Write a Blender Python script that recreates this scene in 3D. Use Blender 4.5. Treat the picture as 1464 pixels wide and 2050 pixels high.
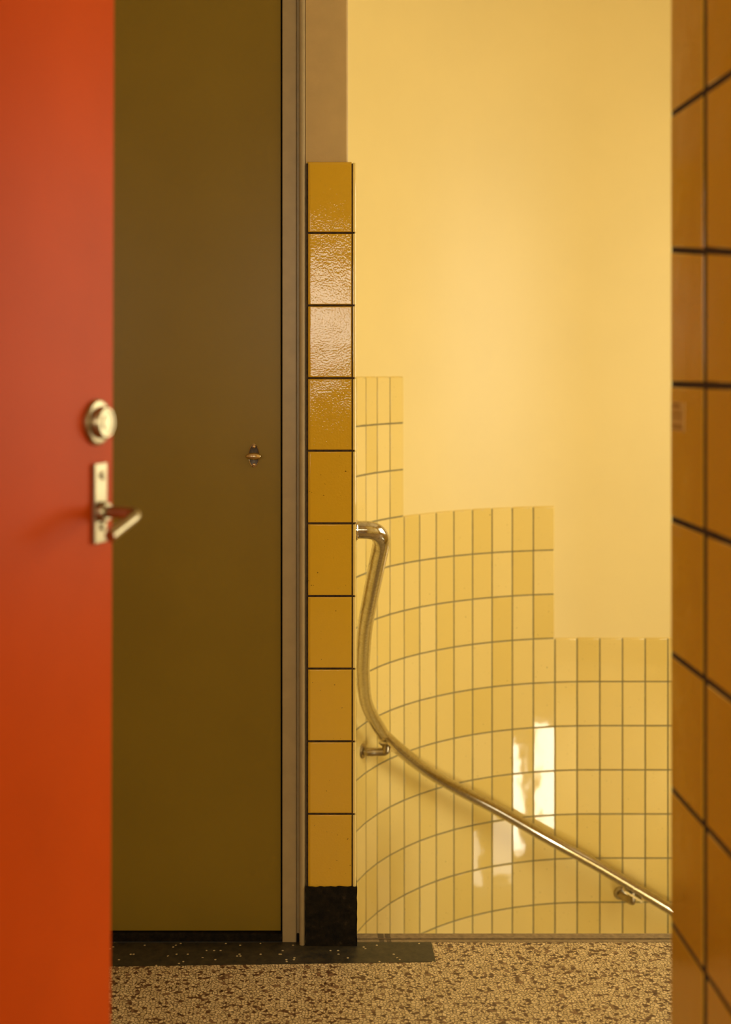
import bpy, bmesh, math, random
from mathutils import Vector, Matrix

for o in list(bpy.data.objects):
    bpy.data.objects.remove(o)
random.seed(7)
S = bpy.context.scene
C = S.collection

# ------------------------------------------------------------------ camera
# focal length 2425 px on a 2050 px tall frame, principal point (600, 743): a level shift-lens view
F_PX, CAM_Z = 2425.0, 1.1856
cam_d = bpy.data.cameras.new('camera')
cam_d.sensor_fit = 'VERTICAL'
cam_d.sensor_height = 36.0
cam_d.lens = F_PX / 2050 * 36.0
cam_d.shift_x = (732 - 600) / 2050
cam_d.shift_y = (743 - 1025) / 2050
cam_d.clip_start = 0.02
cam_d.dof.use_dof = True
cam_d.dof.focus_distance = 2.52
cam_d.dof.aperture_fstop = 3.5
cam = bpy.data.objects.new('camera', cam_d)
cam.location = (0, 0, CAM_Z)
cam.rotation_euler = (math.pi / 2, 0, 0)
C.objects.link(cam)
S.camera = cam

# ------------------------------------------------------------------ world, light, exposure
W = bpy.data.worlds.new('world')
S.world = W
W.use_nodes = True
bg = W.node_tree.nodes['Background']
bg.inputs[0].default_value = (1.0, 0.86, 0.62, 1)
bg.inputs[1].default_value = 0.05
S.view_settings.view_transform = 'Standard'
S.view_settings.look = 'None'
S.view_settings.exposure = 0.0
S.view_settings.gamma = 1.0
S.view_settings.use_curve_mapping = False


def area(name, loc, rot, sx, sy, power, col):
    d = bpy.data.lights.new(name, 'AREA')
    d.shape = 'RECTANGLE'
    d.size, d.size_y, d.energy, d.color = sx, sy, power, col
    o = bpy.data.objects.new(name, d)
    o.location, o.rotation_euler = loc, rot
    C.objects.link(o)
    return o


PI = math.pi
DAY = (1.0, 0.93, 0.73)
# daylight standing in the three window openings of the place, plus one added opening
WIN_R = dict(y0=1.85, y1=3.45, z0=0.62, z1=1.98, x=2.40)      # stairwell window on the right
WIN_L = dict(y0=1.42, y1=2.26, z0=-1.50, z1=-0.80, x=2.40)    # landing window lower down the stairs
GLINT_M = dict(y0=2.42, y1=3.02, z0=-1.50, z1=-1.10, x=2.40)    # added dim opening, makes pale reflections on the curved tiles
WIN_B = dict(x0=-1.55, x1=0.55, z0=1.18, z1=1.80, y=-1.70)    # window behind the viewer, widened to add front fill


def window_light(name, w, axis, lum):
    if axis == 'x':
        wd, ht = w['y1'] - w['y0'], w['z1'] - w['z0']
        loc, rot, sx, sy = (w['x'] + 0.07, (w['y0'] + w['y1']) / 2, (w['z0'] + w['z1']) / 2), (0, PI / 2, 0), ht, wd
    else:
        wd, ht = w['x1'] - w['x0'], w['z1'] - w['z0']
        loc, rot, sx, sy = ((w['x0'] + w['x1']) / 2, w['y'] - 0.07, (w['z0'] + w['z1']) / 2), (PI / 2, 0, 0), wd, ht
    area(name, loc, rot, sx, sy, lum * PI * wd * ht, DAY)


window_light('daylight_stairwell', WIN_R, 'x', 7.0)
window_light('daylight_lower_landing', WIN_L, 'x', 22.0)
window_light('added_glint_light', GLINT_M, 'x', 5.5)
window_light('daylight_corridor', WIN_B, 'y', 9.6)


# ------------------------------------------------------------------ materials
def new_mat(name):
    m = bpy.data.materials.new(name)
    m.use_nodes = True
    nt = m.node_tree
    return m, nt, nt.nodes['Principled BSDF']


def N(nt, typ, **kw):
    n = nt.nodes.new(typ)
    for k, v in kw.items():
        setattr(n, k, v)
    return n


def ramp(nt, stops, interp='LINEAR'):
    r = N(nt, 'ShaderNodeValToRGB')
    cr = r.color_ramp
    cr.interpolation = interp
    while len(cr.elements) < len(stops):
        cr.elements.new(0.5)
    for e, (p, c) in zip(cr.elements, stops):
        e.position = p
        e.color = (*c, 1)
    return r


def plain(name, col, rough=0.5, metal=0.0, noise=0.0, nscale=8.0, bump=0.0, bscale=60.0, spec=0.5):
    m, nt, p = new_mat(name)
    L = nt.links.new
    p.inputs['Roughness'].default_value = rough
    p.inputs['Metallic'].default_value = metal
    p.inputs['Specular IOR Level'].default_value = spec
    tc = N(nt, 'ShaderNodeTexCoord')
    n = N(nt, 'ShaderNodeTexNoise')
    n.inputs['Scale'].default_value = nscale
    n.inputs['Detail'].default_value = 5
    L(tc.outputs['Object'], n.inputs['Vector'])
    lo = tuple(max(0, c * (1 - noise)) for c in col)
    hi = tuple(min(1, c * (1 + noise)) for c in col)
    r = ramp(nt, [(0.3, lo), (0.7, hi)])
    L(n.outputs['Fac'], r.inputs['Fac'])
    L(r.outputs['Color'], p.inputs['Base Color'])
    if bump:
        b = N(nt, 'ShaderNodeBump')
        b.inputs['Strength'].default_value = bump
        b.inputs['Distance'].default_value = 0.002
        n2 = N(nt, 'ShaderNodeTexNoise')
        n2.inputs['Scale'].default_value = bscale
        n2.inputs['Detail'].default_value = 4
        L(tc.outputs['Object'], n2.inputs['Vector'])
        L(n2.outputs['Fac'], b.inputs['Height'])
        L(b.outputs['Normal'], p.inputs['Normal'])
    return m


def glaze(name, a, b_, rough=0.06, wave=0.25, wscale=22.0, fine=0.0):
    """glazed ceramic: colour varies from tile to tile, the glaze is slightly wavy"""
    m, nt, p = new_mat(name)
    L = nt.links.new
    oi = N(nt, 'ShaderNodeObjectInfo')
    tc = N(nt, 'ShaderNodeTexCoord')
    r = ramp(nt, [(0.0, a), (1.0, b_)])
    L(oi.outputs['Random'], r.inputs['Fac'])
    mul = N(nt, 'ShaderNodeMath', operation='MULTIPLY')
    mul.inputs[1].default_value = 57.0
    L(oi.outputs['Random'], mul.inputs[0])
    cmb = N(nt, 'ShaderNodeCombineXYZ')
    for i in range(3):
        L(mul.outputs[0], cmb.inputs[i])
    add = N(nt, 'ShaderNodeVectorMath', operation='ADD')
    L(tc.outputs['Object'], add.inputs[0])
    L(cmb.outputs[0], add.inputs[1])
    sp = N(nt, 'ShaderNodeTexNoise')
    sp.inputs['Scale'].default_value = 190
    sp.inputs['Detail'].default_value = 1
    L(add.outputs[0], sp.inputs['Vector'])
    sr = ramp(nt, [(0.20, (0.25, 0.22, 0.2)), (0.235, (1, 1, 1))])
    L(sp.outputs['Fac'], sr.inputs['Fac'])
    mx = N(nt, 'ShaderNodeMix', data_type='RGBA', blend_type='MULTIPLY')
    mx.inputs[0].default_value = 1.0
    L(r.outputs['Color'], mx.inputs[6])
    L(sr.outputs['Color'], mx.inputs[7])
    L(mx.outputs[2], p.inputs['Base Color'])
    p.inputs['Roughness'].default_value = rough
    n = N(nt, 'ShaderNodeTexNoise')
    n.inputs['Scale'].default_value = wscale
    n.inputs['Detail'].default_value = 1.0
    L(add.outputs[0], n.inputs['Vector'])
    bu = N(nt, 'ShaderNodeBump')
    bu.inputs['Strength'].default_value = wave
    bu.inputs['Distance'].default_value = 0.004
    L(n.outputs['Fac'], bu.inputs['Height'])
    last = bu
    if fine:
        n2 = N(nt, 'ShaderNodeTexNoise')
        n2.inputs['Scale'].default_value = 260
        n2.inputs['Detail'].default_value = 1.0
        L(add.outputs[0], n2.inputs['Vector'])
        b2 = N(nt, 'ShaderNodeBump')
        b2.inputs['Strength'].default_value = fine
        b2.inputs['Distance'].default_value = 0.0006
        L(n2.outputs['Fac'], b2.inputs['Height'])
        L(bu.outputs['Normal'], b2.inputs['Normal'])
        last = b2
    L(last.outputs['Normal'], p.inputs['Normal'])
    return m


M = {}
M['tile_back'] = glaze('glaze_lit', (0.77, 0.565, 0.15), (0.84, 0.645, 0.225), 0.05, 0.11, 16)  # lighter tone of the shared glaze, for the lit stairwell side
M['tile_front'] = glaze('glaze_shaded', (0.78, 0.465, 0.024), (0.84, 0.52, 0.038), 0.05, 0.16, 18, 0.35)  # same glaze in deeper orange, the shade is put into the colour
M['grout_back'] = plain('grout_grey', (0.24, 0.20, 0.085), 0.9, noise=0.15, nscale=40)
M['grout_front'] = plain('grout_brown', (0.055, 0.032, 0.014), 0.9, noise=0.5, nscale=160, bump=0.4, bscale=300)
M['plaster_yellow'] = plain('plaster_yellow', (0.82, 0.645, 0.25), 0.50, spec=0.65, noise=0.02, nscale=3, bump=0.06, bscale=35)
M['plaster_beige'] = plain('plaster_beige', (0.60, 0.42, 0.17), 0.5, noise=0.05, nscale=20, bump=0.25, bscale=140)
M['ceiling'] = plain('ceiling_paint', (0.78, 0.68, 0.46), 0.8, noise=0.02)
M['olive'] = plain('olive_paint', (0.28, 0.192, 0.020), 0.36, spec=0.22, noise=0.04, nscale=5, bump=0.05, bscale=45)
M['taupe'] = plain('taupe_paint', (0.44, 0.34, 0.18), 0.4, noise=0.06, nscale=30, bump=0.05, bscale=60)
M['red'] = plain('red_paint', (0.71, 0.092, 0.002), 0.42, spec=0.08, noise=0.06, nscale=6, bump=0.06, bscale=30)
M['steel'] = plain('brushed_steel', (0.66, 0.60, 0.50), 0.26, 1.0, noise=0.08, nscale=60, bump=0.05, bscale=200)
M['door_steel'] = plain('dull_door_steel', (0.40, 0.335, 0.20), 0.34, 1.0, noise=0.1, nscale=60)
M['bracket_steel'] = plain('bracket_steel', (0.42, 0.35, 0.22), 0.3, 1.0, noise=0.15, nscale=80)
M['chrome'] = plain('worn_chrome', (0.72, 0.67, 0.58), 0.14, 1.0, noise=0.08, nscale=40, bump=0.05, bscale=120)
M['brass'] = plain('dull_brass', (0.70, 0.52, 0.30), 0.2, 1.0, noise=0.15, nscale=120)
M['dark_metal'] = plain('tarnished_metal', (0.09, 0.07, 0.05), 0.4, 0.6, noise=0.3, nscale=300)
M['nosing'] = plain('nosing_stone', (0.26, 0.18, 0.085), 0.6, noise=0.25, nscale=90, bump=0.2, bscale=200)
M['nosing_dark'] = plain('nosing_groove', (0.11, 0.075, 0.035), 0.7, noise=0.2, nscale=90)
M['stair'] = plain('stair_stone', (0.42, 0.33, 0.19), 0.5, noise=0.25, nscale=120)
M['window_paint'] = plain('window_paint', (0.62, 0.54, 0.38), 0.4, noise=0.03)
M['pale_patch'] = plain('pale_amber', (0.74, 0.52, 0.15), 0.5, noise=0.1, nscale=60)
M['patch_line'] = plain('dark_amber', (0.48, 0.26, 0.04), 0.5, noise=0.1)


def handrail_mat():
    m, nt, p = new_mat('patinated_handrail')
    L = nt.links.new
    tc = N(nt, 'ShaderNodeTexCoord')
    n = N(nt, 'ShaderNodeTexNoise')
    n.inputs['Scale'].default_value = 140
    n.inputs['Detail'].default_value = 8
    n.inputs['Roughness'].default_value = 0.7
    L(tc.outputs['Object'], n.inputs['Vector'])
    r = ramp(nt, [(0.34, (0.46, 0.40, 0.26)), (0.58, (0.66, 0.61, 0.49))])
    L(n.outputs['Fac'], r.inputs['Fac'])
    L(r.outputs['Color'], p.inputs['Base Color'])
    p.inputs['Metallic'].default_value = 1.0
    rr = ramp(nt, [(0.35, (0.22,) * 3), (0.60, (0.12,) * 3)])
    L(n.outputs['Fac'], rr.inputs['Fac'])
    L(rr.outputs['Color'], p.inputs['Roughness'])
    return m


M['rail'] = handrail_mat()


def black_plinth():
    m, nt, p = new_mat('black_plinth_stone')
    L = nt.links.new
    tc = N(nt, 'ShaderNodeTexCoord')
    n = N(nt, 'ShaderNodeTexNoise')
    n.inputs['Scale'].default_value = 70
    n.inputs['Detail'].default_value = 8
    n.inputs['Roughness'].default_value = 0.75
    L(tc.outputs['Object'], n.inputs['Vector'])
    r = ramp(nt, [(0.38, (0.003, 0.0025, 0.002)), (0.60, (0.016, 0.011, 0.005)), (0.76, (0.07, 0.05, 0.02))])
    L(n.outputs['Fac'], r.inputs['Fac'])
    L(r.outputs['Color'], p.inputs['Base Color'])
    p.inputs['Roughness'].default_value = 0.75
    p.inputs['Specular IOR Level'].default_value = 0.2
    b = N(nt, 'ShaderNodeBump')
    b.inputs['Strength'].default_value = 0.6
    b.inputs['Distance'].default_value = 0.002
    L(n.outputs['Fac'], b.inputs['Height'])
    L(b.outputs['Normal'], p.inputs['Normal'])
    return m


M['plinth'] = black_plinth()


def terrazzo():
    m, nt, p = new_mat('terrazzo')
    L = nt.links.new
    tc = N(nt, 'ShaderNodeTexCoord')
    nz = N(nt, 'ShaderNodeTexNoise')
    nz.inputs['Scale'].default_value = 90
    L(tc.outputs['Object'], nz.inputs['Vector'])
    sc = N(nt, 'ShaderNodeVectorMath', operation='SCALE')
    sc.inputs['Scale'].default_value = 0.009
    L(nz.outputs['Color'], sc.inputs[0])
    ad = N(nt, 'ShaderNodeVectorMath', operation='ADD')
    L(tc.outputs['Object'], ad.inputs[0])
    L(sc.outputs[0], ad.inputs[1])
    flat = N(nt, 'ShaderNodeVectorMath', operation='MULTIPLY')
    flat.inputs[1].default_value = (1, 1, 0)
    L(ad.outputs[0], flat.inputs[0])
    v = N(nt, 'ShaderNodeTexVoronoi', feature='DISTANCE_TO_EDGE', voronoi_dimensions='2D')
    v.inputs['Scale'].default_value = 150
    L(flat.outputs[0], v.inputs['Vector'])
    v2 = N(nt, 'ShaderNodeTexVoronoi', feature='F1', voronoi_dimensions='2D')
    v2.inputs['Scale'].default_value = 150
    L(flat.outputs[0], v2.inputs['Vector'])
    sep = N(nt, 'ShaderNodeSeparateColor')
    L(v2.outputs['Color'], sep.inputs[0])
    chips = ramp(nt, [(0.0, (0.10, 0.040, 0.016)), (0.10, (0.24, 0.13, 0.06)), (0.16, (0.60, 0.44, 0.21)),
                      (0.45, (0.72, 0.54, 0.27)), (0.8, (0.80, 0.61, 0.32))], 'CONSTANT')
    L(sep.outputs[0], chips.inputs['Fac'])
    edge = ramp(nt, [(0.05, (0, 0, 0)), (0.17, (1, 1, 1))])
    L(v.outputs['Distance'], edge.inputs['Fac'])
    # patches where more of the brown binder shows
    big = N(nt, 'ShaderNodeTexNoise')
    big.inputs['Scale'].default_value = 85
    big.inputs['Detail'].default_value = 3
    L(flat.outputs[0], big.inputs['Vector'])
    br = ramp(nt, [(0.33, (0.16, 0.075, 0.03)), (0.39, (1, 1, 1))])
    L(big.outputs['Fac'], br.inputs['Fac'])
    mx = N(nt, 'ShaderNodeMix', data_type='RGBA')
    L(edge.outputs['Color'], mx.inputs[0])
    mx.inputs[6].default_value = (0.15, 0.085, 0.035, 1)
    L(chips.outputs['Color'], mx.inputs[7])
    mm = N(nt, 'ShaderNodeMix', data_type='RGBA', blend_type='MULTIPLY')
    mm.inputs[0].default_value = 1.0
    L(mx.outputs[2], mm.inputs[6])
    L(br.outputs['Color'], mm.inputs[7])
    L(mm.outputs[2], p.inputs['Base Color'])
    p.inputs['Roughness'].default_value = 0.45
    return m


def dark_terrazzo():
    m, nt, p = new_mat('dark_terrazzo')
    L = nt.links.new
    tc = N(nt, 'ShaderNodeTexCoord')
    n = N(nt, 'ShaderNodeTexNoise')
    n.inputs['Scale'].default_value = 45
    n.inputs['Detail'].default_value = 8
    n.inputs['Roughness'].default_value = 0.7
    L(tc.outputs['Object'], n.inputs['Vector'])
    base = ramp(nt, [(0.35, (0.014, 0.012, 0.008)), (0.7, (0.070, 0.052, 0.022))])
    L(n.outputs['Fac'], base.inputs['Fac'])
    v = N(nt, 'ShaderNodeTexVoronoi', feature='F1', voronoi_dimensions='2D')
    v.inputs['Scale'].default_value = 130
    L(tc.outputs['Object'], v.inputs['Vector'])
    sep = N(nt, 'ShaderNodeSeparateColor')
    L(v.outputs['Color'], sep.inputs[0])
    pick = N(nt, 'ShaderNodeMath', operation='LESS_THAN')
    pick.inputs[1].default_value = 0.045
    L(sep.outputs[1], pick.inputs[0])
    near = N(nt, 'ShaderNodeMath', operation='LESS_THAN')
    near.inputs[1].default_value = 0.30
    L(v.outputs['Distance'], near.inputs[0])
    both = N(nt, 'ShaderNodeMath', operation='MULTIPLY')
    L(pick.outputs[0], both.inputs[0])
    L(near.outputs[0], both.inputs[1])
    mx = N(nt, 'ShaderNodeMix', data_type='RGBA')
    L(both.outputs[0], mx.inputs[0])
    L(base.outputs['Color'], mx.inputs[6])
    mx.inputs[7].default_value = (0.62, 0.48, 0.24, 1)
    L(mx.outputs[2], p.inputs['Base Color'])
    p.inputs['Roughness'].default_value = 0.5
    return m


M['terrazzo'] = terrazzo()
M['dark_terrazzo'] = dark_terrazzo()


# ------------------------------------------------------------------ mesh helpers
def link(name, me, mat, parent=None, smooth=False):
    me.materials.clear()
    me.materials.append(mat)
    if smooth:
        for p in me.polygons:
            p.use_smooth = True
    o = bpy.data.objects.new(name, me)
    C.objects.link(o)
    if parent:
        o.parent = parent
    return o


def from_bm(name, bm, mat, parent=None, smooth=False):
    bmesh.ops.recalc_face_normals(bm, faces=bm.faces)
    me = bpy.data.meshes.new(name)
    bm.to_mesh(me)
    bm.free()
    return link(name, me, mat, parent, smooth)


def add_box(bm, x0, x1, y0, y1, z0, z1):
    v = [bm.verts.new((x, y, z)) for z in (z0, z1) for y in (y0, y1) for x in (x0, x1)]
    for f in ((0, 1, 3, 2), (4, 6, 7, 5), (0, 4, 5, 1), (2, 3, 7, 6), (0, 2, 6, 4), (1, 5, 7, 3)):
        bm.faces.new([v[i] for i in f])


def boxes(name, lst, mat, parent=None, bevel=0.0):
    bm = bmesh.new()
    for b in lst:
        add_box(bm, *b)
    if bevel:
        bmesh.ops.recalc_face_normals(bm, faces=bm.faces)
        bmesh.ops.bevel(bm, geom=list(bm.edges), offset=bevel, segments=2, affect='EDGES', profile=0.6)
    return from_bm(name, bm, mat, parent)


def prism(name, pts, z0, z1, mat, parent=None, smooth=False):
    """vertical extrusion of a closed plan outline"""
    bm = bmesh.new()
    a = [bm.verts.new((x, y, z0)) for x, y in pts]
    b = [bm.verts.new((x, y, z1)) for x, y in pts]
    n = len(pts)
    for i in range(n):
        bm.faces.new((a[i], a[(i + 1) % n], b[(i + 1) % n], b[i]))
    bm.faces.new(a[::-1])
    bm.faces.new(b)
    o = from_bm(name, bm, mat, parent)
    if smooth:
        for p in o.data.polygons:
            if abs(p.normal.z) < 0.5:
                p.use_smooth = True
        o.data.set_sharp_from_angle(angle=math.radians(35))
    return o


def lathe(name, prof, mat, parent=None, seg=32, sx=1.0, sy=1.0):
    """prof: (radius, height) along local z; sx, sy make it oval"""
    bm = bmesh.new()
    rings = []
    for r, h in prof:
        if r < 1e-6:
            rings.append([bm.verts.new((0, 0, h))])
        else:
            rings.append([bm.verts.new((r * sx * math.cos(2 * PI * i / seg), r * sy * math.sin(2 * PI * i / seg), h)) for i in range(seg)])
    for a, b in zip(rings, rings[1:]):
        for i in range(seg):
            j = (i + 1) % seg
            if len(a) == 1 and len(b) == 1:
                continue
            if len(a) == 1:
                bm.faces.new((a[0], b[i], b[j]))
            elif len(b) == 1:
                bm.faces.new((a[i], a[j], b[0]))
            else:
                bm.faces.new((a[i], a[j], b[j], b[i]))
    o = from_bm(name, bm, mat, parent, True)
    o.data.set_sharp_from_angle(angle=math.radians(40))
    return o


def catmull(pts, sub):
    P = [Vector(p) for p in pts]
    P = [P[0] * 2 - P[1]] + P + [P[-1] * 2 - P[-2]]
    out = []
    for i in range(1, len(P) - 2):
        for k in range(sub):
            t = k / sub
            a, b, c, d = P[i - 1], P[i], P[i + 1], P[i + 2]
            out.append(0.5 * ((2 * b) + (c - a) * t + (2 * a - 5 * b + 4 * c - d) * t * t + (3 * b - a - 3 * c + d) * t ** 3))
    out.append(P[-2])
    return out


def sweep(name, path, rad, mat, parent=None, seg=20, cap=True):
    bm = bmesh.new()
    path = [Vector(p) for p in path]
    n = len(path)
    tang = [(path[min(i + 1, n - 1)] - path[max(i - 1, 0)]).normalized() for i in range(n)]
    ref = Vector((0, 0, 1)) if abs(tang[0].z) < 0.9 else Vector((1, 0, 0))
    nrm = (ref - tang[0] * ref.dot(tang[0])).normalized()
    rings = []
    for i in range(n):
        nrm = (nrm - tang[i] * nrm.dot(tang[i])).normalized()
        bn = tang[i].cross(nrm)
        r = rad[i] if isinstance(rad, (list, tuple)) else rad
        rings.append([bm.verts.new(path[i] + (nrm * math.cos(2 * PI * k / seg) + bn * math.sin(2 * PI * k / seg)) * r) for k in range(seg)])
    for a, b in zip(rings, rings[1:]):
        for k in range(seg):
            j = (k + 1) % seg
            bm.faces.new((a[k], a[j], b[j], b[k]))
    if cap:
        bm.faces.new(rings[0][::-1])
        bm.faces.new(rings[-1])
    o = from_bm(name, bm, mat, parent, True)
    o.data.set_sharp_from_angle(angle=math.radians(50))
    return o


def tile_mesh(name, corners, t, rl=0.0016, rr=0.0016, rb=0.0016, rt=0.0016, fine=False):
    """one glazed tile in local (u, v, depth): corners bl, br, tr, tl; front at depth 0, back at depth -t,
    rounded towards its four edges by the radii"""
    bl, br, tr, tl = [Vector(c) for c in corners]
    w = (br - bl).length
    h = (tl - bl).length

    def axis(ra, rb_, length):
        if fine:
            p = [(0, 1.0), (0.29 * ra, 0.29), (0.6 * ra, 0.085), (ra, 0), (length - rb_, 0), (length - 0.6 * rb_, 0.085), (length - 0.29 * rb_, 0.29), (length, 1.0)]
            return [(s / length, d * (ra if i < 4 else rb_)) for i, (s, d) in enumerate(p)]
        return [(0, ra * 0.8), (ra / length, 0), (1 - rb_ / length, 0), (1, rb_ * 0.8)]
    U, V = axis(rl, rr, w), axis(rb, rt, h)
    bm = bmesh.new()
    grid = []
    for (v, dv) in V:
        row = []
        for (u, du) in U:
            p = bl.lerp(br, u).lerp(tl.lerp(tr, u), v)
            row.append(bm.verts.new((p[0], p[1], -min(t * 0.95, max(du, dv)))))
        grid.append(row)
    nu, nv = len(U), len(V)
    flat = None
    for j in range(nv - 1):
        for i in range(nu - 1):
            f = bm.faces.new((grid[j][i], grid[j][i + 1], grid[j + 1][i + 1], grid[j + 1][i]))
            f.smooth = True
            if i == nu // 2 - 1 and j == nv // 2 - 1:
                f.smooth = False
    c4 = [grid[0][0], grid[0][-1], grid[-1][-1], grid[-1][0]]
    back = [bm.verts.new((v.co.x, v.co.y, -t)) for v in c4]
    edges = [[grid[0][i] for i in range(nu)], [grid[j][-1] for j in range(nv)],
             [grid[-1][i] for i in range(nu - 1, -1, -1)], [grid[j][0] for j in range(nv - 1, -1, -1)]]
    for k, e in enumerate(edges):
        bm.faces.new([back[k]] + [back[(k + 1) % 4]] + e[::-1])
    me = bpy.data.meshes.new(name)
    bmesh.ops.recalc_face_normals(bm, faces=bm.faces)
    bm.to_mesh(me)
    bm.free()
    return me


def place_tile(me, mat, parent, origin, ux, vx, jitter=0.0):
    """local u -> ux, v -> vx, depth -> ux x vx"""
    if not me.materials:
        me.materials.append(mat)
    o = bpy.data.objects.new('tile', me)
    ux, vx = Vector(ux).normalized(), Vector(vx).normalized()
    dx = ux.cross(vx)
    m = Matrix((ux, vx, dx)).transposed().to_4x4()
    if jitter:
        m = m @ Matrix.Rotation(random.gauss(0, jitter), 4, 'X') @ Matrix.Rotation(random.gauss(0, jitter), 4, 'Y')
    o.matrix_world = Matrix.Translation(Vector(origin)) @ m
    C.objects.link(o)
    o.parent = parent
    return o


def tag(o, label, cat, kind=None, group=None):
    o['label'], o['category'] = label, cat
    if kind:
        o['kind'] = kind
    if group:
        o['group'] = group
    return o


def empty(name, loc, rot=(0, 0, 0)):
    o = bpy.data.objects.new(name, None)
    o.empty_display_size = 0.05
    o.location, o.rotation_euler = loc, rot
    C.objects.link(o)
    return o


# ------------------------------------------------------------------ plan of the stairwell wall
CX, CY, R, TH0 = 0.993, 3.2508, 0.89, math.radians(7.84)
PITCH = 0.0777
X_END = 2.40


def wall_pt(s, off=0.0):
    """point on the tiled face, s metres to the left of the joint at the end of the straight part; off = towards the room.
    returns (x, y, tangent to the right, normal into the room)"""
    th = TH0 + s / R
    if th < 0:
        x, y, n = CX - th * R, CY + R, (0, -1)
    elif th > PI / 2:
        x, y, n = CX - R, CY - (th - PI / 2) * R, (1, 0)
    else:
        x, y, n = CX - R * math.sin(th), CY + R * math.cos(th), (math.sin(th), -math.cos(th))
    return x + n[0] * off, y + n[1] * off, (-n[1], n[0]), n


def row_z(n):
    if n <= 0:
        return 0.1239 + 0.1509 * n
    if n <= 4:
        return 0.1239 + 0.1504 * n
    return 0.7255 + 0.1480 * (n - 4)


Z_LOW, Z_TOP = -2.75, 2.75
s_right = -(X_END - CX) - TH0 * R
s_left = (PI / 2 - TH0) * R + (CY - 2.60)
ss = [s_right] + [-TH0 * R + i * 0.02 for i in range(int((PI / 2 * R) / 0.02) + 2)] + [s_left]
inner = [wall_pt(s, -0.0045)[:2] for s in ss]
outer = [wall_pt(s, -0.12)[:2] for s in ss][::-1]
wall_back = prism('wall_back', inner + outer, Z_LOW, Z_TOP, M['plaster_yellow'], smooth=True)
tag(wall_back, 'curved yellow plastered stairwell wall with a stepped dado of upright yellow tiles', 'wall', 'structure')

# grout bed of each stepped region, just behind the tile faces
BOT = -6


def grout_patch(s0, s1, ztop, zbot):
    k = max(2, int(abs(s1 - s0) / 0.02))
    st = [s0 + (s1 - s0) * i / k for i in range(k + 1)]
    a = [wall_pt(s, -0.0016)[:2] for s in st]
    b = [wall_pt(s, -0.0042)[:2] for s in st][::-1]
    return prism('grout', a + b, zbot, ztop, M['grout_back'], wall_back, True)


g = 0.0022
grout_patch(-7 * PITCH, 0 - 0.001, row_z(1) - 0.004, row_z(BOT))
grout_patch(0 - 0.001, 8 * PITCH - 0.001, row_z(1) - 0.004, row_z(BOT))
grout_patch(0.005, 8 * PITCH - 0.001, row_z(4) - 0.004, row_z(1) - 0.01)
grout_patch(8 * PITCH - 0.001, 24.2 * PITCH, row_z(4) - 0.004, row_z(BOT))
grout_patch(8 * PITCH + 0.005, 24.2 * PITCH, row_z(7) - 0.004, row_z(4) - 0.01)

_cache = {}


def back_tile(w, h, top, right):
    key = (round(w, 4), round(h, 4), top, right)
    if key not in _cache:
        _cache[key] = tile_mesh('stairwell_tile', [(-w / 2, -h / 2), (w / 2, -h / 2), (w / 2, h / 2), (-w / 2, h / 2)], 0.008,
                                rr=0.004 if right else 0.0014, rt=0.006 if top else 0.0014, rl=0.0014, rb=0.0014)
    return _cache[key]


for col in range(-7, 24):
    sc = (col + 0.5) * PITCH
    top = 1 if col < 0 else (4 if col < 8 else 7)
    bot = BOT if col < 16 else -1
    (x0, y0, _, _), (x1, y1, _, _) = wall_pt(col * PITCH), wall_pt((col + 1) * PITCH)
    chord = math.hypot(x1 - x0, y1 - y0)
    tx, ty = (x0 - x1) / chord, (y0 - y1) / chord
    for n in range(bot, top):
        z0, z1 = row_z(n), row_z(n + 1)
        h = (z1 - z0) - (2 * g if n + 1 < top else g)
        endcol = (col == 0 and n >= 1) or (col == 8 and n >= 4)
        me = back_tile(chord - 2 * g, h, n + 1 == top, endcol)
        place_tile(me, M['tile_back'], wall_back, ((x0 + x1) / 2, (y0 + y1) / 2, z0 + g + h / 2), (tx, ty, 0), (0, 0, 1), 0.0022)

# ------------------------------------------------------------------ floor, nosing, stairs
floor = boxes('floor', [(-1.75, X_END, -1.75, 2.513, -0.20, 0.0)], M['terrazzo'])
tag(floor, 'cream and brown speckled terrazzo landing floor with dark border', 'floor', 'structure')
bm = bmesh.new()
vs = [bm.verts.new(p) for p in ((-1.6, 2.376, 0.0007), (0.2735, 2.4305, 0.0007), (0.2735, 2.514, 0.0007), (-1.6, 2.514, 0.0007))]
vb = [bm.verts.new((v.co.x, v.co.y, -0.01)) for v in vs]
bm.faces.new(vs)
bm.faces.new(vb[::-1])
for i in range(4):
    bm.faces.new((vs[i], vb[i], vb[(i + 1) % 4], vs[(i + 1) % 4]))
o = from_bm('border_strip', bm, M['dark_terrazzo'], floor)
o['label'] = 'dark grey terrazzo border strip with pale specks'
o = boxes('nosing_strip', [(0.105, X_END, 2.513, 2.526, -0.20, 0.0008), (0.105, X_END, 2.531, 2.553, -0.20, 0.0008)], M['nosing'], floor, 0.0012)
o['label'] = 'brown grooved nosing strip along the top stair edge'
boxes('nosing_groove', [(0.105, X_END, 2.5255, 2.5315, -0.20, -0.0022)], M['nosing_dark'], floor)
for px_, w_ in ((0.1660, 0.010), (0.1815, 0.009)):
    boxes('tape_residue', [(px_, px_ + w_, 2.5145, 2.5245, 0.0008, 0.0011), (px_ - 0.002, px_ + w_, 2.532, 2.551, 0.0008, 0.0011)], M['nosing_dark'], floor)
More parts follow.
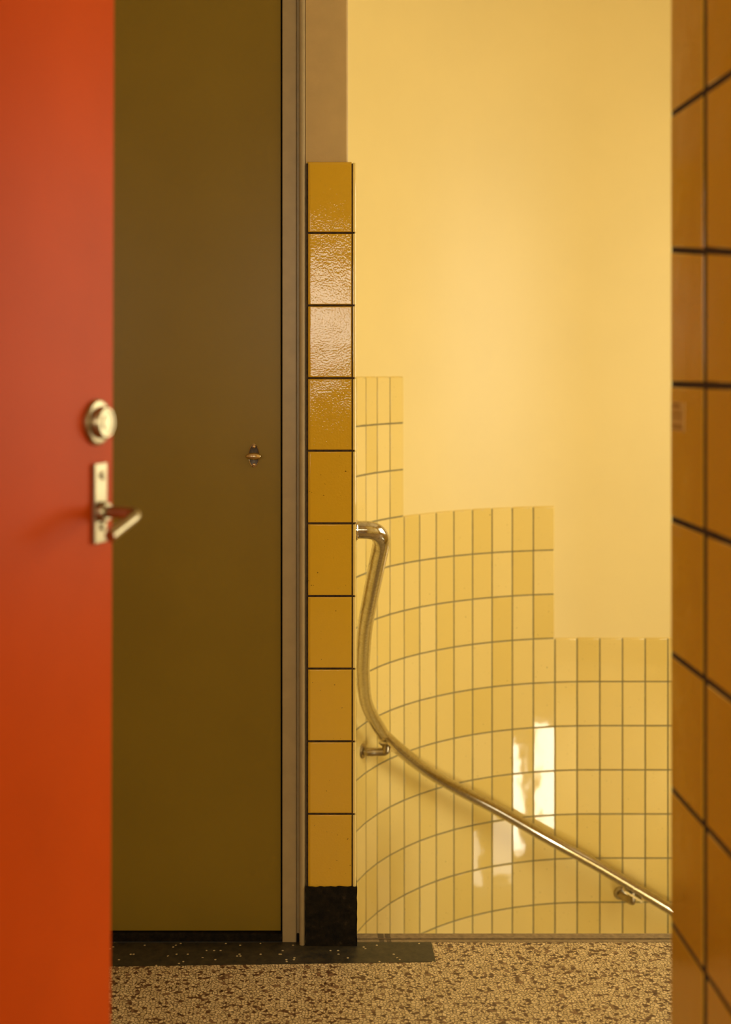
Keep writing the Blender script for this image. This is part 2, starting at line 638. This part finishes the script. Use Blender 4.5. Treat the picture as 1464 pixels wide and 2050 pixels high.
# steps that go down out of sight behind the landing edge
RISE = 0.168
for i in range(3):
    z = -RISE * (i + 1)
    y0 = 2.553 + i * 0.233
    boxes('stair_tread', [(0.108, 0.95, y0, y0 + 0.233 + 0.02, z - 0.17, z)], M['stair'], floor, 0.004)
for i in range(4):
    a0, a1 = i * PI / 8, (i + 1) * PI / 8
    z = -RISE * (i + 4)
    pts = [(CX - 0.04, CY)] if i < 2 else [(CX, CY + 0.04)]
    for k in range(5):
        a = a0 + (a1 - a0) * k / 4
        pts.append((CX - 0.87 * math.cos(a), CY + 0.87 * math.sin(a)))
    prism('stair_tread', pts, z - 0.17, z, M['stair'], floor)
for i in range(5):
    z = -RISE * (i + 8)
    x0 = CX + 0.0 + i * 0.26
    boxes('stair_tread', [(x0, x0 + 0.28, CY + 0.01, CY + 0.86, z - 0.17, z)], M['stair'], floor, 0.004)
floor_low = boxes('floor_lower', [(-0.2, X_END, 1.2, 4.2, -2.90, -2.75)], M['terrazzo'])
tag(floor_low, 'terrazzo floor of the level below at the foot of the stairs', 'floor', 'structure')

# ------------------------------------------------------------------ pillar between door and stairs
PX0, PX1 = 0.0124, 0.1005


def rounded_plan(x0, x1, y0, y1, r, k=6):
    pts = [(x0, y0)]
    for i in range(k + 1):
        a = -PI / 2 + PI / 2 * i / k
        pts.append((x1 - r + r * math.cos(a), y0 + r + r * math.sin(a)))
    return pts + [(x1, y1), (x0, y1)]


pillar = prism('wall_pillar', rounded_plan(PX0, PX1, 2.508, 2.66, 0.006), 0, Z_TOP, M['plaster_beige'], smooth=True)
tag(pillar, 'narrow beige wall end beside the olive door with one column of glazed tiles', 'wall', 'structure')
PZ = [1.4712 - 0.15 * j for j in range(-1, 10)]      # tile joints of pillar and right wall, from the top down
PZ[0] = 1.6186
boxes('grout', [(0.0135, 0.1140, 2.5022, 2.512, 0.05, PZ[0] - 0.004), (0.0135, 0.1140, 2.505, 2.585, 0.05, PZ[0] - 0.004)], M['grout_front'], pillar)
gg = 0.0021
for j in range(10):
    zt, zb = PZ[j] - (gg if j else 0), PZ[j + 1] + (gg if j < 9 else -0.002)
    w, h = 0.1075 - 0.0158, zt - zb
    me = tile_mesh('pillar_tile', [(0, 0), (w, 0), (w, h), (0, h)], 0.009, rl=0.007, rr=0.0016, rb=0.0016, rt=0.007 if j == 0 else 0.0016, fine=True)
    place_tile(me, M['tile_front'], pillar, (0.0158, 2.5, zb), (1, 0, 0), (0, 0, 1), 0.0012)
    # rounded edge tile that wraps the corner towards the stairs, in the paler lit tone
    pts = rounded_plan(0.1102, 0.1168, 2.4995, 2.575, 0.0052, 8)
    ze = zt - (0.003 if j == 0 else 0)
    e = prism('tile', pts, zb, ze, M['tile_back'], pillar, True)
# black plinth
bm = bmesh.new()
add_box(bm, 0.0128, 0.1185, 2.4965, 2.60, 0, 0.1225)
bmesh.ops.subdivide_edges(bm, edges=list(bm.edges), cuts=10, use_grid_fill=True)
for v in bm.verts:
    if v.co.z > 0.01:
        v.co.x += random.uniform(-0.0005, 0.0005)
        v.co.y += random.uniform(-0.0005, 0.0005)
    if v.co.z > 0.12:
        v.co.z += random.uniform(-0.0015, 0.0015)
o = from_bm('plinth', bm, M['plinth'], pillar)
o['label'] = 'scuffed black stone plinth'

# ------------------------------------------------------------------ olive door and its frame
DY = 2.524
front = boxes('wall_front', [(-1.75, -1.02, 2.515, 2.66, 0, Z_TOP), (-1.02, PX0, 2.515, 2.66, 2.16, Z_TOP)], M['plaster_beige'])
tag(front, 'beige plaster wall around the olive door', 'wall', 'structure')
# moulded jamb: flat face, groove, round bead
prof = [(-0.036, 2.60), (-0.036, 2.5160), (-0.0350, 2.5145), (-0.0078, 2.5135), (-0.0062, 2.5155), (-0.0055, 2.5200), (-0.0015, 2.5200), (-0.0005, 2.5150)]
for i in range(9):
    a = PI - PI * i / 8
    prof.append((0.0055 + 0.0058 * math.cos(a), 2.5040 - 0.0058 * math.sin(a)))
prof += [(0.0116, 2.60)]
jamb = prism('trim_1', prof, 0, 2.16, M['taupe'], smooth=True)
tag(jamb, 'taupe moulded door jamb with a round bead between olive door and tiles', 'door jamb', 'structure')
o = prism('jamb_header', [(-1.02, 2.60), (-1.02, 2.514), (-0.036, 2.514), (-0.036, 2.60)], 2.10, 2.16, M['taupe'], jamb)
o = boxes('jamb_left', [(-1.02, -0.97, 2.514, 2.60, 0, 2.10)], M['taupe'], jamb)

door1 = boxes('door_1', [(-0.965, -0.0392, DY, DY + 0.042, 0.0195, 2.095)], M['olive'], None, 0.0012)
tag(door1, 'closed flat olive brown door with a small brass turn knob', 'door', 'structure')
o = boxes('gap_dark', [(-0.0392, -0.0345, DY + 0.012, DY + 0.05, 0.0, 2.1)], M['plinth'], door1)  # black strip that colours in the shade of the door gap
thr = boxes('trim_2', [(-1.02, 0.0118, 2.5155, 2.60, 0, 0.0165)], M['plinth'], None, 0.001)
tag(thr, 'black stone threshold under the olive door', 'threshold', 'structure')

KX, KZ = (508.5 - 600) * DY / F_PX, CAM_Z - (912 - 743) * DY / F_PX
knob = empty('turn_knob', (KX, DY, KZ), (PI / 2, 0, 0))
knob.parent = door1
knob['label'] = 'small oval brass turn knob on an upright oval plate'
lathe('backplate', [(0.0, 0.0), (0.0115, 0.0), (0.0115, 0.0009), (0.0105, 0.0018), (0.0095, 0.0014), (0.0, 0.0014)], M['dark_metal'], knob, 36, 1.0, 2.12)
o = lathe('plate_rim', [(0.0104, 0.0), (0.0115, 0.0), (0.0116, 0.0012), (0.0110, 0.0022), (0.0103, 0.0016)], M['brass'], knob, 36, 1.0, 2.12)
lathe('spindle', [(0.0068, 0.0012), (0.0064, 0.006), (0.0046, 0.010), (0.0042, 0.018), (0.0, 0.018)], M['brass'], knob, 24)
kg = []
for i in range(13):
    a = -PI / 2 + PI * i / 12
    kg.append((max(0.0, math.cos(a)), math.sin(a)))
o = lathe('grip', [(r * 1.0, h) for r, h in kg], M['brass'], knob, 32)
o.scale = (0.0165, 0.0072, 0.0080)
o.location = (0, 0, 0.021)
for sy in (-1, 1):
    o = lathe('screw', [(0.0034, 0.0), (0.0032, 0.0010), (0.0018, 0.0018), (0.0, 0.0020)], M['brass'], knob, 16)
    o.location = (0, 0.0188 * sy, 0.0012)

# ------------------------------------------------------------------ near tiled wall on the right
RX, RY = 0.4134, 1.3528
JY = [RY, 1.2361, 1.0850, 0.9340, 0.7830, 0.6320]
wall_right = boxes('wall_right', [(RX + 0.006, X_END, -1.75, RY - 0.006, 0, Z_TOP)], M['plaster_yellow'])
tag(wall_right, 'corridor wall at the right edge covered in large glossy yellow tiles coloured deeper for shade', 'wall', 'structure')
boxes('grout', [(RX + 0.0011, RX + 0.007, JY[-1], RY - 0.004, 0.05, PZ[0] - 0.003)], M['grout_front'], wall_right)


def wr_z(j, y):
    z = PZ[j]
    if j == 2 and y > 1.08:
        z -= 0.1125 * (RY - y)          # this joint runs out of level
    return z


for c in range(5):
    ya, yb = JY[c] - (0.0065 if c else 0), JY[c + 1] + 0.0065
    for j in range(10):
        # local u runs towards the camera (-y), v up
        zt_far = wr_z(j, JY[c]) - (0.0034 if j else 0)
        zt_near = wr_z(j, JY[c + 1]) - (0.0034 if j else 0)
        zb_far = wr_z(j + 1, JY[c]) + 0.0034
        zb_near = wr_z(j + 1, JY[c + 1]) + 0.0034
        w = ya - yb
        zm = (zb_far + zt_far) / 2
        me = tile_mesh('corridor_tile', [(-w / 2, zb_far - zm), (w / 2, zb_near - zm), (w / 2, zt_near - zm), (-w / 2, zt_far - zm)], 0.009,
                       rl=0.006 if c == 0 else 0.0010, rr=0.0010, rb=0.0010, rt=0.0010, fine=(c == 0))
        place_tile(me, M['tile_front'], wall_right, (RX, (ya + yb) / 2, zm), (0, -1, 0), (0, 0, 1), 0.0012)
boxes('plinth', [(RX - 0.001, RX + 0.02, -1.7, RY - 0.001, 0, PZ[-1])], M['plinth'], wall_right)
# thin pale rectangle with darker lines, set on the tile
yk = lambda u: F_PX * RX / (u - 600)
st = boxes('pale_patch', [(RX - 0.0006, RX + 0.0002, yk(1371), yk(1345), CAM_Z - (862 - 743) * 1.335 / F_PX, CAM_Z - (804 - 743) * 1.335 / F_PX)], M['pale_patch'])
tag(st, 'small pale rectangle with darker lines on the tiles of the right wall', 'pale_patch')
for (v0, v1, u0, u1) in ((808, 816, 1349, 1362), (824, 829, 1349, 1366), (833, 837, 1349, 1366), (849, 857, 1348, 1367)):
    boxes('dark_line', [(RX - 0.0009, RX - 0.0006, yk(u1), yk(u0), CAM_Z - (v1 - 743) * 1.335 / F_PX, CAM_Z - (v0 - 743) * 1.335 / F_PX)], M['patch_line'], st)

# ------------------------------------------------------------------ rest of the room shell
ceil = boxes('ceiling', [(-1.75, X_END + 0.12, -1.85, 4.3, Z_TOP, Z_TOP + 0.1)], M['ceiling'])
tag(ceil, 'pale ceiling over landing and stairs', 'ceiling', 'structure')
wl = boxes('wall_left', [(-1.85, -1.75, -1.75, 2.66, 0, Z_TOP)], M['plaster_beige'])
tag(wl, 'beige corridor wall on the far left behind the red door', 'wall', 'structure')
b = WIN_B
wb = boxes('wall_behind', [(-1.85, b['x0'], -1.85, -1.75, 0, Z_TOP), (b['x1'], X_END, -1.85, -1.75, 0, Z_TOP),
                           (b['x0'], b['x1'], -1.85, -1.75, 0, b['z0']), (b['x0'], b['x1'], -1.85, -1.75, b['z1'], Z_TOP)], M['plaster_beige'])
tag(wb, 'corridor end wall with a window behind the viewer, widened for front fill', 'wall', 'structure')
r = WIN_R
l, q = WIN_L, GLINT_M
ws = boxes('wall_stair_right', [(X_END, X_END + 0.12, -1.75, l['y0'], -2.75, Z_TOP), (X_END, X_END + 0.12, r['y1'], 4.3, -2.75, Z_TOP),
                                (X_END, X_END + 0.12, l['y0'], r['y1'], l['z1'], r['z0']), (X_END, X_END + 0.12, l['y0'], r['y1'], r['z1'], Z_TOP),
                                (X_END, X_END + 0.12, l['y0'], r['y0'], r['z0'], r['z1']),
                                (X_END, X_END + 0.12, l['y1'], q['y0'], -2.75, l['z1']), (X_END, X_END + 0.12, q['y1'], r['y1'], -2.75, l['z1']),
                                (X_END, X_END + 0.12, q['y0'], q['y1'], -2.75, q['z0']), (X_END, X_END + 0.12, q['y0'], q['y1'], q['z1'], l['z1']), (X_END, X_END + 0.12, l['y0'], l['y1'], -2.75, l['z0'])], M['plaster_yellow'])
tag(ws, 'yellow stairwell wall with the daylight windows', 'wall', 'structure')
wlow = boxes('wall_lower', [(-0.2, X_END, 1.24, 1.34, -2.75, -0.2)], M['plaster_yellow'])
tag(wlow, 'yellow wall of the hall below the landing', 'wall', 'structure')


def window_frame(name, label, axis, p, a0, a1, z0, z1, nbar):
    fr = empty(name, (p, (a0 + a1) / 2, z0) if axis == 'x' else ((a0 + a1) / 2, p, z0))
    tag(fr, label, 'window', 'structure')
    t = 0.045

    def bar(nm, b0, b1, c0, c1):
        q = (p - 0.02, p + 0.02, b0, b1, c0, c1) if axis == 'x' else (b0, b1, p - 0.02, p + 0.02, c0, c1)
        ox, oy, oz = fr.location
        boxes(nm, [(q[0] - ox, q[1] - ox, q[2] - oy, q[3] - oy, q[4] - oz, q[5] - oz)], M['window_paint'], fr, 0.003)
    bar('frame_side', a0, a0 + t, z0, z1)
    bar('frame_side', a1 - t, a1, z0, z1)
    bar('frame_rail', a0, a1, z0, z0 + t)
    bar('frame_rail', a0, a1, z1 - t, z1)
    for i in range(nbar):
        c = a0 + (a1 - a0) * (i + 1) / (nbar + 1)
        bar('glazing_bar', c - 0.012, c + 0.012, z0, z1)


window_frame('window_1', 'tall stairwell window on the right wall', 'x', X_END + 0.03, r['y0'], r['y1'], r['z0'], r['z1'], 2)
window_frame('window_2', 'lower landing window on the right wall', 'x', X_END + 0.03, l['y0'], l['y1'], l['z0'], l['z1'], 0)
window_frame('window_added', 'added opening that puts pale reflections on the stairwell tiles', 'x', X_END + 0.03, q['y0'], q['y1'], q['z0'], q['z1'], 0)
window_frame('window_3', 'corridor window behind the viewer, widened for front fill', 'y', -1.76, b['x0'], b['x1'], b['z0'], b['z1'], 0)

# ------------------------------------------------------------------ open red door
EX, EY = (227 - 600) * 1.26 / F_PX, 1.26
TX, TY = -0.38, -0.925
tl_ = math.hypot(TX, TY)
TX, TY = TX / tl_, TY / tl_
# local x runs from the free edge towards the hinge, local y out of the visible face, z up
rd = boxes('door_2', [(0, 0.86, -0.042, 0, 0.008, 2.08)], M['red'], None, 0.0018)
NX, NY = -TY, TX          # visible face looks right and towards the camera
rd.matrix_world = (Matrix.Translation((EX, EY, 0)) @ Matrix.Rotation(0.0036, 4, 'Y') @ Matrix.Translation((-0.0036 * CAM_Z, 0, 0)) @
                   Matrix(((TX, NX, 0, 0), (TY, NY, 0, 0), (0, 0, 1, 0), (0, 0, 0, 1))))
tag(rd, 'open orange red door in the left foreground with steel lever handle and lock', 'door', 'structure')

# lever handle
hd = empty('lever_handle', (0.030, 0, 1.0515))
hd.parent = rd
hd['label'] = 'steel lever handle on a narrow upright plate'
boxes('plate', [(-0.0115, 0.0115, 0, 0.0045, -0.0405, 0.0405)], M['door_steel'], hd, 0.0008)
for z in (0.028, -0.024):
    o = lathe('screw', [(0.0042, 0), (0.0042, 0.0015), (0.003, 0.003), (0, 0.0033)], M['door_steel'], hd, 16)
    o.rotation_euler = (-PI / 2, 0, 0)
    o.location = (-0.002, 0.0045, z)
o = lathe('collar', [(0.0105, 0), (0.0105, 0.006), (0.009, 0.008), (0.0, 0.008)], M['door_steel'], hd, 24)
o.rotation_euler = (-PI / 2, 0, 0)
o.location = (0, 0.0045, -0.0085)
path = [(0, 0.006, -0.0085), (0, 0.030, -0.0085), (0.0003, 0.040, -0.0086), (0.003, 0.0455, -0.0092), (0.009, 0.048, -0.0108), (0.020, 0.0485, -0.0140), (0.056, 0.0485, -0.0245)]
sweep('lever', catmull(path, 6), 0.0058, M['door_steel'], hd, 20)

lock = empty('lock_rosette', (0.034, 0, 1.1337))
lock.parent = rd
lock['label'] = 'round steel lock rosette with a raised cylinder'
for nm, prof_, mat in (('rosette', [(0.0, 0.0), (0.0232, 0), (0.0232, 0.0035), (0.0215, 0.0055), (0.0185, 0.006), (0.0, 0.006)], 'door_steel'),
                       ('cylinder', [(0.0165, 0.005), (0.0160, 0.0125), (0.0148, 0.0138), (0.0125, 0.0138), (0.0118, 0.0128), (0.0, 0.0128)], 'door_steel'),
                       ('keyway_core', [(0.0072, 0.0125), (0.0072, 0.0142), (0.0, 0.0145)], 'door_steel')):
    o = lathe(nm, prof_, M[mat], lock, 36)
    o.rotation_euler = (-PI / 2, 0, 0)

# ------------------------------------------------------------------ handrail
rail = empty('handrail', (0.117, 2.53, 0))
tag(rail, 'worn steel tube handrail curving down along the tiled stairwell wall', 'handrail')
RR = 0.0187


def uv(u, v, y):
    return ((u - 600) * y / F_PX, y, CAM_Z - (v - 743) * y / F_PX)


elbow = [(0.112, 2.535, 0.8535), (0.128, 2.535, 0.8535), (0.143, 2.536, 0.8530), (0.158, 2.541, 0.8490), (0.1685, 2.554, 0.8385), (0.1735, 2.574, 0.8240), (0.1735, 2.600, 0.8060)]
ctrl = elbow + [(0.1718, 2.640, 0.779), (0.166, 2.778, 0.685), (0.1605, 2.948, 0.569), (0.1625, 3.083, 0.4775), (0.1690, 3.231, 0.377),
                (0.190, 3.428, 0.243), uv(761.5, 1460, 3.583), uv(777.5, 1480, 3.636), uv(850, 1539.5, 3.814), uv(920, 1581, 3.925),
                uv(1000, 1623, 4.003), uv(1100, 1680, 4.058), uv(1201, 1735.5, 4.073), uv(1341, 1819, 4.075)]
last = Vector(ctrl[-1])
ctrl += [tuple(last + Vector((0.30, 0, -0.182))), tuple(last + Vector((0.9, 0, -0.545)))]
off = Vector(rail.location)
pathp = [p - off for p in catmull(ctrl, 10)]
sweep('tube', pathp, RR, M['rail'], rail, 28)
fl = lathe('wall_flange', [(0.0, 0.0), (0.0245, 0.0), (0.0245, 0.0018), (0.0215, 0.0034), (0.0205, 0.0052), (0.0, 0.0052)], M['chrome'], rail, 32)
fl.rotation_euler = (0, PI / 2, 0)
fl.location = Vector((0.1168, 2.535, 0.8535)) - off
# coupling sleeve seam on the lower part
pc = Vector(uv(1267, 1775.5, 4.074))
sweep('joint_ring', [pc - off + Vector((-0.0016, 0, 0.001)), pc - off + Vector((0.0016, 0, -0.001))], RR + 0.0006, M['chrome'], rail, 28)


def bracket(s, zc, tube_c, tube_dir):
    """rosette on the wall, arm out, finger up to a saddle plate under the tube"""
    x, y, t, n = wall_pt(s)
    n3, t3, up = Vector((n[0], n[1], 0)), Vector((t[0], t[1], 0)), Vector((0, 0, 1))
    base = Vector((x, y, zc))
    d = (Vector(tube_c) - base)
    reach = d.dot(n3)
    slide = d.dot(t3)
    br = empty('bracket', base - off)
    br.parent = rail
    m = Matrix((t3, up, n3)).transposed().to_4x4()
    br.matrix_local = Matrix.Translation(base - off) @ m
    lathe('rosette', [(0.0, 0.0), (0.0225, 0.0), (0.0225, 0.003), (0.020, 0.006), (0.010, 0.0075), (0.0, 0.0075)], M['bracket_steel'], br, 28)
    zt = tube_c[2] - zc
    ph = [(0, 0, 0.004), (0, -0.001, 0.02), (slide * 0.5, -0.002, reach * 0.55), (slide * 0.95, -0.003, reach - 0.012), (slide, 0.001, reach - 0.002), (slide, 0.010, reach), (slide, zt - RR - 0.001, reach)]
    sweep('arm', catmull(ph, 6), 0.0122, M['bracket_steel'], br, 18)
    td = Vector(tube_dir).normalized()
    loc = m.to_3x3().transposed() @ td
    c = Vector((slide, zt - RR - 0.0085, reach))
    bmx = bmesh.new()
    add_box(bmx, -0.034, 0.034, -0.0032, 0.0032, -0.010, 0.020)
    sp = from_bm('saddle', bmx, M['chrome'], br)
    ax = loc.normalized()
    az = Vector((0, 0, 1))
    az = (az - ax * az.dot(ax)).normalized()
    ay = az.cross(ax)
    sp.matrix_local = Matrix.Translation(c) @ Matrix((ax, ay, az)).transposed().to_4x4()


def s_for_u(u):
    best = min((abs(600 + F_PX * wall_pt(i * 0.002)[0] / wall_pt(i * 0.002)[1] - u), i * 0.002) for i in range(-300, 650))
    return best[1]


def tube_at(u):
    return min(((abs(600 + F_PX * (p + off).x / (p + off).y - u), i) for i, p in enumerate(pathp) if (p + off).y > 3.4))[1]


s1 = s_for_u(725.5)
w1 = wall_pt(s1)
i1 = tube_at(775)
bracket(s1, CAM_Z - (1503 - 743) * w1[1] / F_PX, tuple(pathp[i1] + off), pathp[i1 + 1] - pathp[i1 - 1])
s2 = s_for_u(1243)
w2 = wall_pt(s2)
i2 = tube_at(1268)
bracket(s2, CAM_Z - (1788 - 743) * w2[1] / F_PX, tuple(pathp[i2] + off), pathp[i2 + 1] - pathp[i2 - 1])
